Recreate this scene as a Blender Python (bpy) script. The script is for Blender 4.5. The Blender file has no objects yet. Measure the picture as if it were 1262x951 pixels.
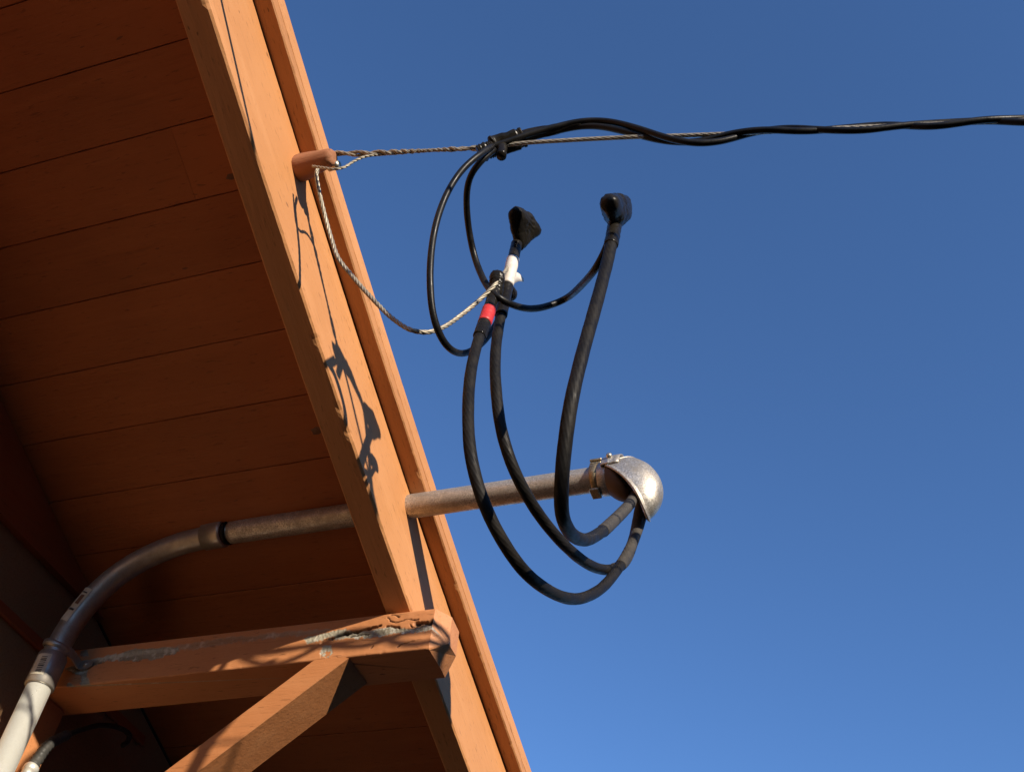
import bpy, bmesh, math, random
import numpy as np
from mathutils import Vector, Matrix, noise as mnoise
random.seed(7)
sc = bpy.context.scene
COL = sc.collection
# ------------------------------------------------------------------ camera
cam_data = bpy.data.cameras.new("camera")
cam_data.sensor_fit = 'HORIZONTAL'
cam_data.sensor_width = 36.0
cam_data.lens = 37.037
cam_data.clip_start = 0.02
cam_data.clip_end = 5000
cam = bpy.data.objects.new("camera", cam_data)
COL.objects.link(cam)
RIGHT = Vector((0.94753258, 0.30692922, 0.08931102))
DOWN = Vector((-0.16501593, 0.70894861, -0.68568332))
FWD = Vector((-0.27377317, 0.63496955, 0.72240012))
mw = Matrix.Identity(4)
for i in range(3):
    mw[i][0] = RIGHT[i]; mw[i][1] = -DOWN[i]; mw[i][2] = -FWD[i]
mw[0][3], mw[1][3], mw[2][3] = 0.0, 0.0, 1.6
cam.matrix_world = mw
sc.camera = cam
# ------------------------------------------------------------------ sky, sun, exposure
SUN_EL, SUN_AZ = 21.0, 34.0
ce = math.cos(math.radians(SUN_EL))
S = Vector((-ce*math.cos(math.radians(SUN_AZ)), ce*math.sin(math.radians(SUN_AZ)), -math.sin(math.radians(SUN_EL))))
world = bpy.data.worlds.new("World"); sc.world = world
world.use_nodes = True
wn = world.node_tree.nodes; wl = world.node_tree.links
for n in list(wn): wn.remove(n)
wo = wn.new('ShaderNodeOutputWorld'); bgn = wn.new('ShaderNodeBackground'); sky = wn.new('ShaderNodeTexSky')
sky.sky_type = 'NISHITA'; sky.sun_disc = False
sky.sun_elevation = math.radians(SUN_EL)
sky.sun_rotation = math.atan2(-S.x, -S.y)
sky.altitude = 1500; sky.air_density = 1.0; sky.dust_density = 0.0; sky.ozone_density = 6.8
bgn.inputs['Strength'].default_value = 0.15
wl.new(sky.outputs[0], bgn.inputs[0]); wl.new(bgn.outputs[0], wo.inputs[0])
sd = bpy.data.lights.new("sun", 'SUN'); sd.energy = 4.7; sd.angle = math.radians(0.53); sd.color = (1.0, 0.88, 0.72)
sun = bpy.data.objects.new("sun", sd); COL.objects.link(sun)
sun.rotation_euler = S.to_track_quat('-Z', 'Y').to_euler()
sun.location = -S*40
sc.view_settings.view_transform = 'Standard'
sc.view_settings.look = 'None'
sc.view_settings.exposure = 0.50
sc.view_settings.gamma = 1.0
sc.cycles.max_bounces = 8
sc.cycles.diffuse_bounces = 5
# ------------------------------------------------------------------ measured places (metres, world)
D = {
    'cable_red': [(-0.405, 0.8367, 2.765), (-0.408, 0.8376, 2.7343), (-0.409, 0.8309, 2.6897), (-0.408, 0.8152, 2.6201), (-0.402, 0.7993, 2.5458), (-0.395, 0.7937, 2.4813), (-0.382, 0.7943, 2.4005), (-0.372, 0.8107, 2.3584), (-0.36, 0.8387, 2.3272), (-0.345, 0.8854, 2.3078), (-0.333, 0.9524, 2.3211), (-0.322, 1.0187, 2.3535), (-0.312, 1.093, 2.418), (-0.306, 1.1586, 2.4966), (-0.301, 1.2165, 2.58), (-0.296, 1.263, 2.671), (-0.29, 1.2712, 2.7101)],
    'cable_white': [(-0.397, 0.8684, 2.9101), (-0.398, 0.8639, 2.8532), (-0.402, 0.867, 2.8056), (-0.404, 0.8652, 2.7338), (-0.398, 0.8526, 2.6493), (-0.388, 0.8477, 2.5706), (-0.375, 0.8591, 2.4921), (-0.364, 0.8851, 2.4527), (-0.354, 0.9274, 2.4349), (-0.342, 0.9928, 2.4339), (-0.328, 1.0744, 2.4523), (-0.318, 1.1512, 2.4943), (-0.31, 1.2191, 2.5579), (-0.304, 1.2436, 2.6121), (-0.298, 1.2496, 2.6604), (-0.292, 1.2458, 2.6926)],
    'cable_right': [(-0.222, 0.7925, 2.7922), (-0.226, 0.7842, 2.716), (-0.23, 0.7677, 2.6285), (-0.235, 0.7542, 2.5517), (-0.242, 0.7428, 2.4687), (-0.25, 0.7414, 2.396), (-0.258, 0.7559, 2.3521), (-0.265, 0.7746, 2.3192), (-0.272, 0.8018, 2.3048), (-0.279, 0.8515, 2.3196), (-0.285, 0.926, 2.3664), (-0.291, 1.0173, 2.4502), (-0.295, 1.1022, 2.5408), (-0.298, 1.1965, 2.6476), (-0.295, 1.2362, 2.7052)],
    'tap_left': [(-0.386, 0.7099, 2.9283), (-0.394, 0.696, 2.8895), (-0.412, 0.6925, 2.8594), (-0.43, 0.6957, 2.816), (-0.442, 0.7034, 2.7654), (-0.448, 0.7161, 2.7127), (-0.448, 0.7331, 2.6563), (-0.445, 0.758, 2.6115), (-0.44, 0.7857, 2.5972), (-0.436, 0.8153, 2.6101), (-0.432, 0.8434, 2.6416), (-0.428, 0.8695, 2.6878), (-0.424, 0.8898, 2.7413), (-0.422, 0.9088, 2.8053), (-0.422, 0.9221, 2.8524)],
    'tap_right': [(-0.386, 0.719, 2.9343), (-0.398, 0.7111, 2.9), (-0.416, 0.7203, 2.8897), (-0.432, 0.7457, 2.8858), (-0.442, 0.7828, 2.8702), (-0.444, 0.8227, 2.8443), (-0.426, 0.8368, 2.7886), (-0.397, 0.8332, 2.7346), (-0.378, 0.8664, 2.7475), (-0.359, 0.8956, 2.775), (-0.33, 0.9115, 2.8043), (-0.285, 0.8608, 2.7653), (-0.248, 0.8119, 2.7365), (-0.232, 0.7959, 2.7499), (-0.224, 0.7881, 2.7792)],
    'neutral_tail': [(-0.655, 0.6825, 2.9422), (-0.655, 0.6858, 2.9249), (-0.653, 0.7007, 2.9048), (-0.647, 0.7239, 2.8741), (-0.634, 0.7438, 2.8311), (-0.62, 0.7538, 2.7961), (-0.595, 0.7645, 2.7599), (-0.555, 0.7685, 2.7032), (-0.51, 0.7682, 2.6434), (-0.48, 0.769, 2.6147), (-0.465, 0.7785, 2.6174), (-0.453, 0.7962, 2.6434), (-0.438, 0.8162, 2.6911), (-0.418, 0.8278, 2.7361), (-0.401, 0.8289, 2.7633), (-0.4, 0.8478, 2.8115), (-0.405, 0.8761, 2.8856), (-0.404, 0.8816, 2.9261)],
    'messenger': [(-0.6498, 0.6806, 2.9692), (-0.6341, 0.683, 2.9734), (-0.5982, 0.6884, 2.9657), (-0.5217, 0.7001, 2.9576), (-0.4473, 0.7115, 2.9509), (-0.3986, 0.719, 2.9464), (-0.3512, 0.7262, 2.949), (-0.2805, 0.7371, 2.9447), (-0.1884, 0.7512, 2.9362), (-0.099, 0.7648, 2.9247), (0.0089, 0.7813, 2.9137), (0.1131, 0.7973, 2.9042), (0.2133, 0.8126, 2.8929), (0.312, 0.8277, 2.8827), (0.4403, 0.8473, 2.8703)],
    'messenger_loop': [(-0.659, 0.6751, 2.9346), (-0.6367, 0.6765, 2.923), (-0.6191, 0.6792, 2.9166), (-0.6065, 0.6831, 2.9232), (-0.5965, 0.6857, 2.9388), (-0.582, 0.6889, 2.9515), (-0.5602, 0.6963, 2.9598), (-0.5351, 0.7001, 2.9587), (-0.516, 0.702, 2.9582)],
    'black_a': [(-0.3968, 0.7162, 2.9389), (-0.3678, 0.7196, 2.95), (-0.3394, 0.724, 2.9652), (-0.3047, 0.7293, 2.977), (-0.2677, 0.736, 2.9902), (-0.2284, 0.741, 2.9829), (-0.1813, 0.7462, 2.9494), (-0.1368, 0.753, 2.9119), (-0.0994, 0.7607, 2.8952), (-0.0673, 0.7697, 2.9023), (-0.0232, 0.7825, 2.928), (0.0203, 0.7871, 2.9271), (0.0611, 0.7863, 2.9028), (0.111, 0.7909, 2.8858), (0.1632, 0.8029, 2.8951), (0.2252, 0.8195, 2.9035), (0.2731, 0.8238, 2.893), (0.3161, 0.8233, 2.868), (0.4391, 0.8472, 2.8664)],
    'black_b': [(-0.3991, 0.7219, 2.9424), (-0.3708, 0.7273, 2.9547), (-0.3416, 0.7307, 2.9659), (-0.3067, 0.7361, 2.9777), (-0.2692, 0.7418, 2.9868), (-0.235, 0.744, 2.9749), (-0.1884, 0.7511, 2.9452), (-0.1441, 0.761, 2.9218), (-0.1005, 0.7707, 2.9164), (-0.0554, 0.7715, 2.9196), (-0.0118, 0.7721, 2.9118), (0.04, 0.782, 2.9009), (0.093, 0.7983, 2.9128), (0.1452, 0.8083, 2.9147), (0.2016, 0.8078, 2.8837), (0.2613, 0.8139, 2.8835), (0.3227, 0.8344, 2.8946), (0.4415, 0.8475, 2.8741)],
    'conduit_up': [(-1.1445, 1.267, 2.7698), (-1.0794, 1.2645, 2.7708), (-0.9481, 1.2594, 2.7624), (-0.8089, 1.2537, 2.7568), (-0.7, 1.249, 2.7563), (-0.5262, 1.2412, 2.7496), (-0.3559, 1.233, 2.7395), (-0.3395, 1.2322, 2.7383)],
    'conduit_low': [(-1.1445, 1.267, 2.7698), (-1.2016, 1.267, 2.7578), (-1.2521, 1.267, 2.737), (-1.2933, 1.267, 2.7075), (-1.3231, 1.267, 2.6696), (-1.3421, 1.267, 2.6259), (-1.3506, 1.267, 2.5806), (-1.353, 1.267, 2.5425), (-1.3516, 1.267, 2.4878), (-1.3504, 1.267, 2.4323), (-1.3503, 1.267, 2.3565)],
    'flex': [(-1.385, 1.3596, 2.3834), (-1.385, 1.3648, 2.4031), (-1.385, 1.3738, 2.4327), (-1.385, 1.3982, 2.4618), (-1.385, 1.4354, 2.4963), (-1.385, 1.4806, 2.5303), (-1.385, 1.532, 2.5517), (-1.385, 1.5632, 2.5533), (-1.385, 1.5646, 2.5421), (-1.385, 1.5536, 2.5278)],
    'cracks': [((-0.8504, 2.549), (-0.8325, 2.5539), (-0.8129, 2.5616), (-0.7869, 2.561), (-0.7736, 2.5649), (-0.7485, 2.5677)), ((-0.7363, 2.565), (-0.7266, 2.5625), (-0.7147, 2.5604)), ((-0.7395, 2.5817), (-0.7309, 2.5731), (-0.7192, 2.5724), (-0.7077, 2.5727), (-0.6963, 2.5731), (-0.6799, 2.571)), ((-0.7336, 2.5873), (-0.7186, 2.5816)), ((-0.6832, 2.5635), (-0.6717, 2.5626), (-0.6626, 2.5622), (-0.6542, 2.5661)), ((-0.7991, 2.5525), (-0.7831, 2.5544), (-0.7666, 2.5537)), ((-0.708, 2.5237), (-0.6951, 2.5271), (-0.6799, 2.5301)), ((-0.7586, 2.5258), (-0.7546, 2.529)), ((-0.8668, 2.5098), (-0.8535, 2.5132), (-0.837, 2.5131)), ((-0.6968, 2.5627), (-0.6912, 2.5571), (-0.6798, 2.5569))],
    'bare': [((-0.8527, 2.5488), (-0.8111, 2.5639), (-0.7658, 2.561), (-0.7337, 2.5634), (-0.6954, 2.5551), (-0.6555, 2.5601), (-0.6524, 2.5475), (-0.6895, 2.547), (-0.7242, 2.5499), (-0.7442, 2.5461), (-0.7839, 2.547), (-0.8037, 2.5518), (-0.8387, 2.5496)), ((-0.8484, 2.5408), (-0.8335, 2.5428), (-0.826, 2.526), (-0.8326, 2.5146), (-0.8465, 2.5185), (-0.8508, 2.5312)), ((-0.8944, 2.5611), (-0.8565, 2.5642), (-0.8123, 2.5691), (-0.8087, 2.5636), (-0.8417, 2.5525), (-0.8768, 2.549)), ((-1.3667, 2.5517), (-1.3244, 2.5622), (-1.2776, 2.5692), (-1.2312, 2.5761), (-1.1376, 2.5716), (-1.1331, 2.5593), (-1.1813, 2.5498), (-1.2273, 2.5519), (-1.2729, 2.5582), (-1.3063, 2.5499), (-1.3159, 2.5435), (-1.3089, 2.5281), (-1.2969, 2.5153), (-1.2985, 2.5054), (-1.3134, 2.5111), (-1.3249, 2.5326), (-1.3457, 2.5406)), ((-1.3523, 2.5149), (-1.3422, 2.5197), (-1.3263, 2.5124), (-1.3372, 2.5091)), ((-1.3512, 2.5864), (-1.336, 2.5878), (-1.3268, 2.5746), (-1.342, 2.5732))],
    'boot_white': [(-0.386, 0.8257, 2.9256), (-0.376, 0.8771, 2.9478), (-0.394, 0.8716, 2.9091), (-0.38, 0.8539, 2.9482)],
    'boot_right': [(-0.218, 0.7512, 2.7812), (-0.216, 0.8013, 2.8496), (-0.222, 0.7926, 2.7905), (-0.216, 0.8111, 2.8418), (-0.22, 0.7798, 2.7964)],
    'boot_red': [(-0.403, 0.8314, 2.7801), (-0.422, 0.9267, 2.8641), (-0.404, 0.8372, 2.7543), (-0.421, 0.8965, 2.8483)],
    'flag': [(-0.394, 0.8626, 2.8285), (-0.388, 0.8899, 2.8475), (-0.396, 0.8732, 2.8134)],
    'wrap': [(-0.4087, 0.7174, 2.9303), (-0.3976, 0.7191, 2.9372), (-0.3898, 0.7203, 2.9425), (-0.3856, 0.721, 2.9486), (-0.3695, 0.7234, 2.9547), (-0.3546, 0.7257, 2.961), (-0.3467, 0.7269, 2.9664)],
    'nub': [(-0.3759, 0.7225, 2.9468), (-0.3743, 0.7227, 2.9174)],
    'fat': [(-0.3592, 0.725, 2.9596), (-0.3352, 0.7287, 2.9723), (-0.3059, 0.7332, 2.9783), (-0.2825, 0.7367, 2.9854), (-0.2637, 0.7396, 2.9875)],
    'knob': [(-0.7, 0.6919, 2.971), (-0.633, 0.6811, 2.9606)],
    'cleat': [(-0.638, 0.6934, 2.9638), (-0.638, 0.7002, 2.9561)],
    'wire_face': [(-0.7, 0.3668, 3.0418), (-0.7, 0.524, 2.911)],
}
A = math.radians(20.938156774594585)                      # roof pitch
ROOF = Matrix.Rotation(-A, 4, 'X')                        # local (x out of the gable, y down the slope, z off the roof)
XB, YB = -0.70, 1.3198                                    # face of the bargeboard, near face of the brace beam
XW = -1.417                                               # face of the frieze board; the stucco lies 18 mm behind
def n0(e): return 2.8942 + 0.0381*e*e                     # the old roof edge sags a little at mid length
# ------------------------------------------------------------------ helpers
def link(name, bm, mat, parent=None, smooth=False, matrix=None):
    me = bpy.data.meshes.new(name)
    bmesh.ops.recalc_face_normals(bm, faces=bm.faces[:])
    bm.to_mesh(me); bm.free()
    if smooth:
        me.polygons.foreach_set('use_smooth', [True]*len(me.polygons))
    if mat is not None: me.materials.append(mat)
    o = bpy.data.objects.new(name, me); COL.objects.link(o)
    if parent is not None:
        o.parent = parent
        o.matrix_parent_inverse = WORLD[parent.name].inverted()
    m = matrix if matrix is not None else Matrix.Identity(4)
    o.matrix_basis = m
    WORLD[o.name] = m.copy()
    return o
WORLD = {}
def thing(name, label, cat, loc, group=None):
    o = bpy.data.objects.new(name, None); COL.objects.link(o)
    o.location = loc; o.empty_display_size = 0.05
    o['label'] = label; o['category'] = cat
    if group: o['group'] = group
    WORLD[o.name] = Matrix.Translation(Vector(loc))
    return o
def tag(o, label, cat, group=None):
    o['label'] = label; o['category'] = cat
    if group: o['group'] = group
    return o
def box(bm, x0, x1, y0, y1, z0, z1, bev=0.0, seg=1):
    r = bmesh.ops.create_cube(bm, size=1.0)
    vs = r['verts']
    for v in vs:
        v.co = Vector((x0 + (v.co.x+.5)*(x1-x0), y0 + (v.co.y+.5)*(y1-y0), z0 + (v.co.z+.5)*(z1-z0)))
    if bev > 0:
        es = list({e for v in vs for e in v.link_edges})
        bmesh.ops.bevel(bm, geom=es, offset=bev, segments=seg, affect='EDGES', profile=0.5)
def catmull(pts, step=0.006):
    P = [Vector(p) for p in pts]
    if len(P) == 2:
        n = max(2, int((P[1]-P[0]).length/step)); return [P[0].lerp(P[1], i/n) for i in range(n+1)]
    P = [P[0]*2-P[1]] + P + [P[-1]*2-P[-2]]
    out = []
    for i in range(1, len(P)-2):
        a, b, c, d = P[i-1], P[i], P[i+1], P[i+2]
        t0 = 0.0; t1 = t0+max(1e-5, (b-a).length)**.5; t2 = t1+max(1e-5, (c-b).length)**.5; t3 = t2+max(1e-5, (d-c).length)**.5
        n = max(2, int((c-b).length/step))
        for k in range(n):
            t = t1+(t2-t1)*k/n
            A1 = a*((t1-t)/(t1-t0))+b*((t-t0)/(t1-t0)); A2 = b*((t2-t)/(t2-t1))+c*((t-t1)/(t2-t1)); A3 = c*((t3-t)/(t3-t2))+d*((t-t2)/(t3-t2))
            B1 = A1*((t2-t)/(t2-t0))+A2*((t-t0)/(t2-t0)); B2 = A2*((t3-t)/(t3-t1))+A3*((t-t1)/(t3-t1))
            out.append(B1*((t2-t)/(t2-t1))+B2*((t-t1)/(t2-t1)))
    out.append(P[-2])
    return out
def smooth_path(p, it=6):
    p = [v.copy() for v in p]
    for _ in range(it):
        q = [p[0]] + [(p[i-1]+p[i]*2+p[i+1])/4 for i in range(1, len(p)-1)] + [p[-1]]
        p = q
    return p
def frames(p):
    T = []
    for i in range(len(p)):
        t = p[min(i+1, len(p)-1)] - p[max(i-1, 0)]
        T.append(t.normalized())
    n = T[0].orthogonal().normalized(); N = [n]
    for i in range(1, len(p)):
        q = T[i-1].rotation_difference(T[i]); n = (q @ N[-1]); n = (n - T[i]*n.dot(T[i])).normalized(); N.append(n)
    return T, N, [T[i].cross(N[i]) for i in range(len(p))]
def tube(bm, p, r, seg=16, cap=True, lobes=None):
    """r: number or function of (index, length so far, angle)"""
    T, N, B = frames(p)
    L = 0.0; rings = []
    uvl = bm.loops.layers.uv.verify()
    Ls = []
    for i, c in enumerate(p):
        if i: L += (p[i]-p[i-1]).length
        Ls.append(L)
        ring = []
        for k in range(seg):
            a = 2*math.pi*k/seg
            rr = r(i, L, a) if callable(r) else r
            ring.append(bm.verts.new(c + (N[i]*math.cos(a) + B[i]*math.sin(a))*rr))
        rings.append(ring)
    for i in range(len(rings)-1):
        for k in range(seg):
            f = bm.faces.new((rings[i][k], rings[i][(k+1) % seg], rings[i+1][(k+1) % seg], rings[i+1][k]))
            f.smooth = True
            for lp, (u, v) in zip(f.loops, ((k, i), (k+1, i), (k+1, i+1), (k, i+1))):
                lp[uvl].uv = (u/seg, Ls[v])
    if cap:
        bm.faces.new(list(reversed(rings[0]))); bm.faces.new(rings[-1])
def strands(bm, p, R, r, n, pitch, seg=7, phase=0.0):
    """n wires laid helically round a path, with a core"""
    T, N, B = frames(p)
    Ls = [0.0]
    for i in range(1, len(p)): Ls.append(Ls[-1]+(p[i]-p[i-1]).length)
    for k in range(n):
        q = [p[i] + (N[i]*math.cos(2*math.pi*(k/n+Ls[i]/pitch)+phase) + B[i]*math.sin(2*math.pi*(k/n+Ls[i]/pitch)+phase))*R for i in range(len(p))]
        tube(bm, q, r, seg)
def cyl(bm, a, b, r0, r1=None, seg=24, cap=True):
    a = Vector(a); b = Vector(b); r1 = r0 if r1 is None else r1
    tube(bm, [a.lerp(b, t) for t in (0, .25, .5, .75, 1)], lambda i, L, an: r0+(r1-r0)*i/4, seg, cap)
def lathe(bm, a, axis, prof, seg=32):
    a = Vector(a); axis = Vector(axis).normalized(); n = axis.orthogonal().normalized(); b = axis.cross(n)
    rings = []
    for (t, r) in prof:
        if r < 1e-6: rings.append([bm.verts.new(a+axis*t)])
        else: rings.append([bm.verts.new(a+axis*t+(n*math.cos(2*math.pi*k/seg)+b*math.sin(2*math.pi*k/seg))*r) for k in range(seg)])
    for i in range(len(rings)-1):
        p, q = rings[i], rings[i+1]
        for k in range(seg):
            vs = [p[k % len(p)], p[(k+1) % len(p)], q[(k+1) % len(q)], q[k % len(q)]]
            u = []
            for v in vs:
                if v not in u: u.append(v)
            if len(u) > 2:
                f = bm.faces.new(u); f.smooth = True
# ------------------------------------------------------------------ materials
def new_mat(name):
    m = bpy.data.materials.new(name); m.use_nodes = True
    nt = m.node_tree; bs = nt.nodes['Principled BSDF']
    return m, nt, bs
def nd(nt, t, **kw):
    n = nt.nodes.new(t)
    for k, v in kw.items():
        if k in n.inputs: n.inputs[k].default_value = v
        else: setattr(n, k, v)
    return n
def coords(nt, scale=(1, 1, 1), src='Object'):
    tc = nd(nt, 'ShaderNodeTexCoord'); mp = nd(nt, 'ShaderNodeMapping'); mp.inputs['Scale'].default_value = scale
    nt.links.new(tc.outputs[src], mp.inputs['Vector']); return mp.outputs[0]
def noise(nt, vec, scale, detail=4, rough=.55):
    n = nd(nt, 'ShaderNodeTexNoise'); n.inputs['Scale'].default_value = scale; n.inputs['Detail'].default_value = detail; n.inputs['Roughness'].default_value = rough
    nt.links.new(vec, n.inputs['Vector']); return n.outputs['Fac']
def ramp(nt, fac, stops):
    r = nd(nt, 'ShaderNodeValToRGB'); cr = r.color_ramp
    while len(cr.elements) < len(stops): cr.elements.new(0.5)
    for el, (p, c) in zip(cr.elements, stops):
        el.position = p; el.color = (c, c, c, 1) if isinstance(c, (int, float)) else (*c, 1)
    nt.links.new(fac, r.inputs[0]); return r.outputs[0]
def mix(nt, fac, a, b, mode='MIX'):
    m = nd(nt, 'ShaderNodeMix', data_type='RGBA', blend_type=mode)
    for sock, v in ((m.inputs[0], fac), (m.inputs[6], a), (m.inputs[7], b)):
        if isinstance(v, (int, float)): sock.default_value = v
        elif isinstance(v, tuple): sock.default_value = (*v, 1)
        else: nt.links.new(v, sock)
    return m.outputs[2]
def math_(nt, op, a, b=None):
    m = nd(nt, 'ShaderNodeMath', operation=op)
    for s, v in ((m.inputs[0], a), (m.inputs[1], b)):
        if v is None: continue
        if isinstance(v, (int, float)): s.default_value = v
        else: nt.links.new(v, s)
    return m.outputs[0]
def bump(nt, bs, heights):
    prev = None
    for h, strength, dist in heights:
        b = nd(nt, 'ShaderNodeBump'); b.inputs['Strength'].default_value = strength; b.inputs['Distance'].default_value = dist
        nt.links.new(h, b.inputs['Height'])
        if prev is not None: nt.links.new(prev, b.inputs['Normal'])
        prev = b.outputs[0]
    nt.links.new(prev, bs.inputs['Normal'])
OR1, OR2, OR3 = (0.60, 0.275, 0.105), (0.53, 0.235, 0.085), (0.66, 0.32, 0.135)
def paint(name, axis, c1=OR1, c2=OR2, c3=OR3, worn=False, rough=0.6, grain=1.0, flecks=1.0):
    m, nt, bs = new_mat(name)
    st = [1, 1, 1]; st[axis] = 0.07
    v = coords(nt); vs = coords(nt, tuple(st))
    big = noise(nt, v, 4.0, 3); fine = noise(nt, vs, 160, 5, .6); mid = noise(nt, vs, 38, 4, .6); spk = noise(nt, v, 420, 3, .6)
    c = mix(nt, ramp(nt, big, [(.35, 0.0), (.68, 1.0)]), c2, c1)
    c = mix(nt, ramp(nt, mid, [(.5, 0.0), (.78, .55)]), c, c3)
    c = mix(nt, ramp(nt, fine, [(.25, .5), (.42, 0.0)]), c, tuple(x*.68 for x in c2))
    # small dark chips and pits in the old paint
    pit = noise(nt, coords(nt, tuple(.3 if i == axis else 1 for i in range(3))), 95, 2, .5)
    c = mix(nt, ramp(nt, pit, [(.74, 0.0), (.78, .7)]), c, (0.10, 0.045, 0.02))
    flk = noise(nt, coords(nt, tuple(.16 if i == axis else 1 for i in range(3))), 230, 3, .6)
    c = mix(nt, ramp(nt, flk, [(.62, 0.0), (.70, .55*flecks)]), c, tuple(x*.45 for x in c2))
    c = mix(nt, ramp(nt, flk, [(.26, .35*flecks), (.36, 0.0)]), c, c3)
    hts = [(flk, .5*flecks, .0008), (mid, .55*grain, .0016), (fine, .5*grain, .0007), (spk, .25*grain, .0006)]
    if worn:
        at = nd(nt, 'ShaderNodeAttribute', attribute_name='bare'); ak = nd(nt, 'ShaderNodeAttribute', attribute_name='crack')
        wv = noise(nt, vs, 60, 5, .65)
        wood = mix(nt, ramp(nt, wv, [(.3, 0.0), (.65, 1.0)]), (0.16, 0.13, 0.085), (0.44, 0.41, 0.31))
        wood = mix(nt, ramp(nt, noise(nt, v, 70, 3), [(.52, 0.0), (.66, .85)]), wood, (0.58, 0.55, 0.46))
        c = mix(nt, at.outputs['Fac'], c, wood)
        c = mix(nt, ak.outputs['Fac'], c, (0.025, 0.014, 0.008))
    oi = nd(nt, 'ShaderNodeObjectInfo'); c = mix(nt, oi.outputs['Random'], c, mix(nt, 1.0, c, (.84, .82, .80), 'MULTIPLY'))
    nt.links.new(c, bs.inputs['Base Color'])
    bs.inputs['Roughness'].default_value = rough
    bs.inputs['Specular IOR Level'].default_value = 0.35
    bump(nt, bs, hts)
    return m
M_LONG = paint('orange paint along the slope', 1, grain=1.4, flecks=1.1)
M_SOFF = paint('orange paint with soffit shade put in', 0, (0.38, 0.115, 0.030), (0.31, 0.092, 0.024), (0.43, 0.14, 0.041), grain=1.6)  # the bargeboard's orange made darker and redder: soffit shade put into the colour
M_BEAM = paint('peeling orange paint', 0, (0.58, 0.245, 0.10), (0.50, 0.205, 0.078), (0.63, 0.29, 0.125), worn=True, flecks=1.3)
M_WOOD = paint('orange paint on the brace', 0, (0.61, 0.255, 0.098), (0.54, 0.215, 0.078), (0.66, 0.30, 0.125))
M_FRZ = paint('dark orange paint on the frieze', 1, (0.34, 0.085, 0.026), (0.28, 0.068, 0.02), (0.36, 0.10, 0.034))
M_KNOB = paint('orange paint over porcelain', 0, (0.40, 0.17, 0.085), (0.30, 0.12, 0.055), (0.47, 0.23, 0.125), rough=.85, grain=1.6)
def stucco():
    m, nt, bs = new_mat('tan stucco'); v = coords(nt)
    a = noise(nt, v, 260, 5, .6); b = noise(nt, v, 60, 4, .6); g = noise(nt, v, 3, 3)
    c = mix(nt, g, (0.25, 0.14, 0.062), (0.32, 0.18, 0.082)); c = mix(nt, ramp(nt, a, [(.3, .6), (.5, 0.0)]), c, (0.16, 0.09, 0.04))
    nt.links.new(c, bs.inputs['Base Color']); bs.inputs['Roughness'].default_value = .9
    bump(nt, bs, [(b, .7, .003), (a, .8, .0015)]); return m
M_STUC = stucco()
def galv(name, base, dark, rough, stain=None, scale=90, metallic=0.9, speck=1.0):
    m, nt, bs = new_mat(name); v = coords(nt)
    a = noise(nt, v, scale, 5, .65); b = noise(nt, v, 420, 3, .6); g = noise(nt, coords(nt, (1, 1, .12)), 40, 4)
    c = mix(nt, ramp(nt, a, [(.32, 0.0), (.66, 1.0)]), dark, base)
    c = mix(nt, ramp(nt, b, [(.34, .8*speck), (.52, 0.0)]), c, tuple(x*.45 for x in dark)); c = mix(nt, ramp(nt, b, [(.56, 0.0), (.72, .7*speck)]), c, tuple(min(1, x*1.5) for x in base))
    if stain:
        s = noise(nt, v, 22, 5, .6); c = mix(nt, ramp(nt, s, [(.42, 0.0), (.66, .8)]), c, stain)
    nt.links.new(c, bs.inputs['Base Color']); bs.inputs['Metallic'].default_value = metallic
    nt.links.new(ramp(nt, a, [(.3, rough+.18), (.7, rough-.06)]), bs.inputs['Roughness'])
    bump(nt, bs, [(g, .2, .001), (b, .1+.25*speck, .0005)]); return m
M_GALV = galv('weathered galvanised steel', (0.58, 0.54, 0.475), (0.37, 0.335, 0.29), .40, (0.34, 0.295, 0.24), 75, .55)
M_ELB = galv('dull galvanised steel', (0.46, 0.43, 0.38), (0.32, 0.29, 0.25), .40, None, 26, .7, .15)
M_BRIGHT = galv('bright galvanised steel', (0.88, 0.88, 0.80), (0.74, 0.74, 0.66), .30, None, 30, .48, .10)
M_HOOD = galv('cast aluminium', (0.60, 0.565, 0.51), (0.38, 0.35, 0.31), .42, (0.33, 0.285, 0.23), 60, .7)
M_CLAMP = galv('yellowed zinc', (0.55, 0.45, 0.26), (0.33, 0.25, 0.14), .42, (0.2, 0.13, 0.07), 120, .85)
def rubber(name, col, rough, lay=0.0, warm=(0.045, 0.036, 0.028), spec=.22):
    m, nt, bs = new_mat(name); v = coords(nt)
    a = noise(nt, v, 45, 4, .6); b = noise(nt, v, 260, 4, .6)
    c = mix(nt, ramp(nt, a, [(.4, 0.0), (.7, 1.0)]), col, warm); c = mix(nt, ramp(nt, b, [(.6, 0.0), (.75, .5)]), c, tuple(x*2.2 for x in warm))
    nt.links.new(c, bs.inputs['Base Color'])
    nt.links.new(ramp(nt, a, [(.3, rough-.1), (.7, rough+.15)]), bs.inputs['Roughness'])
    bs.inputs['Specular IOR Level'].default_value = spec
    hs = [(b, .3, .0006)]
    if lay:
        uv = nd(nt, 'ShaderNodeUVMap'); sp = nd(nt, 'ShaderNodeSeparateXYZ'); nt.links.new(uv.outputs[0], sp.inputs[0])
        ph = math_(nt, 'ADD', math_(nt, 'MULTIPLY', sp.outputs[0], 11.0), math_(nt, 'MULTIPLY', sp.outputs[1], lay))
        hs.append((math_(nt, 'SINE', math_(nt, 'MULTIPLY', ph, 2*math.pi)), .16, .0005))
    bump(nt, bs, hs); return m
M_CABLE = rubber('weathered black insulation', (0.0105, 0.0092, 0.008), .50, 70.0, (0.018, 0.0155, 0.013), .13)
M_TAP = rubber('black insulation', (0.008, 0.0076, 0.0074), .38, 0, (0.014, 0.013, 0.012), .18)
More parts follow.
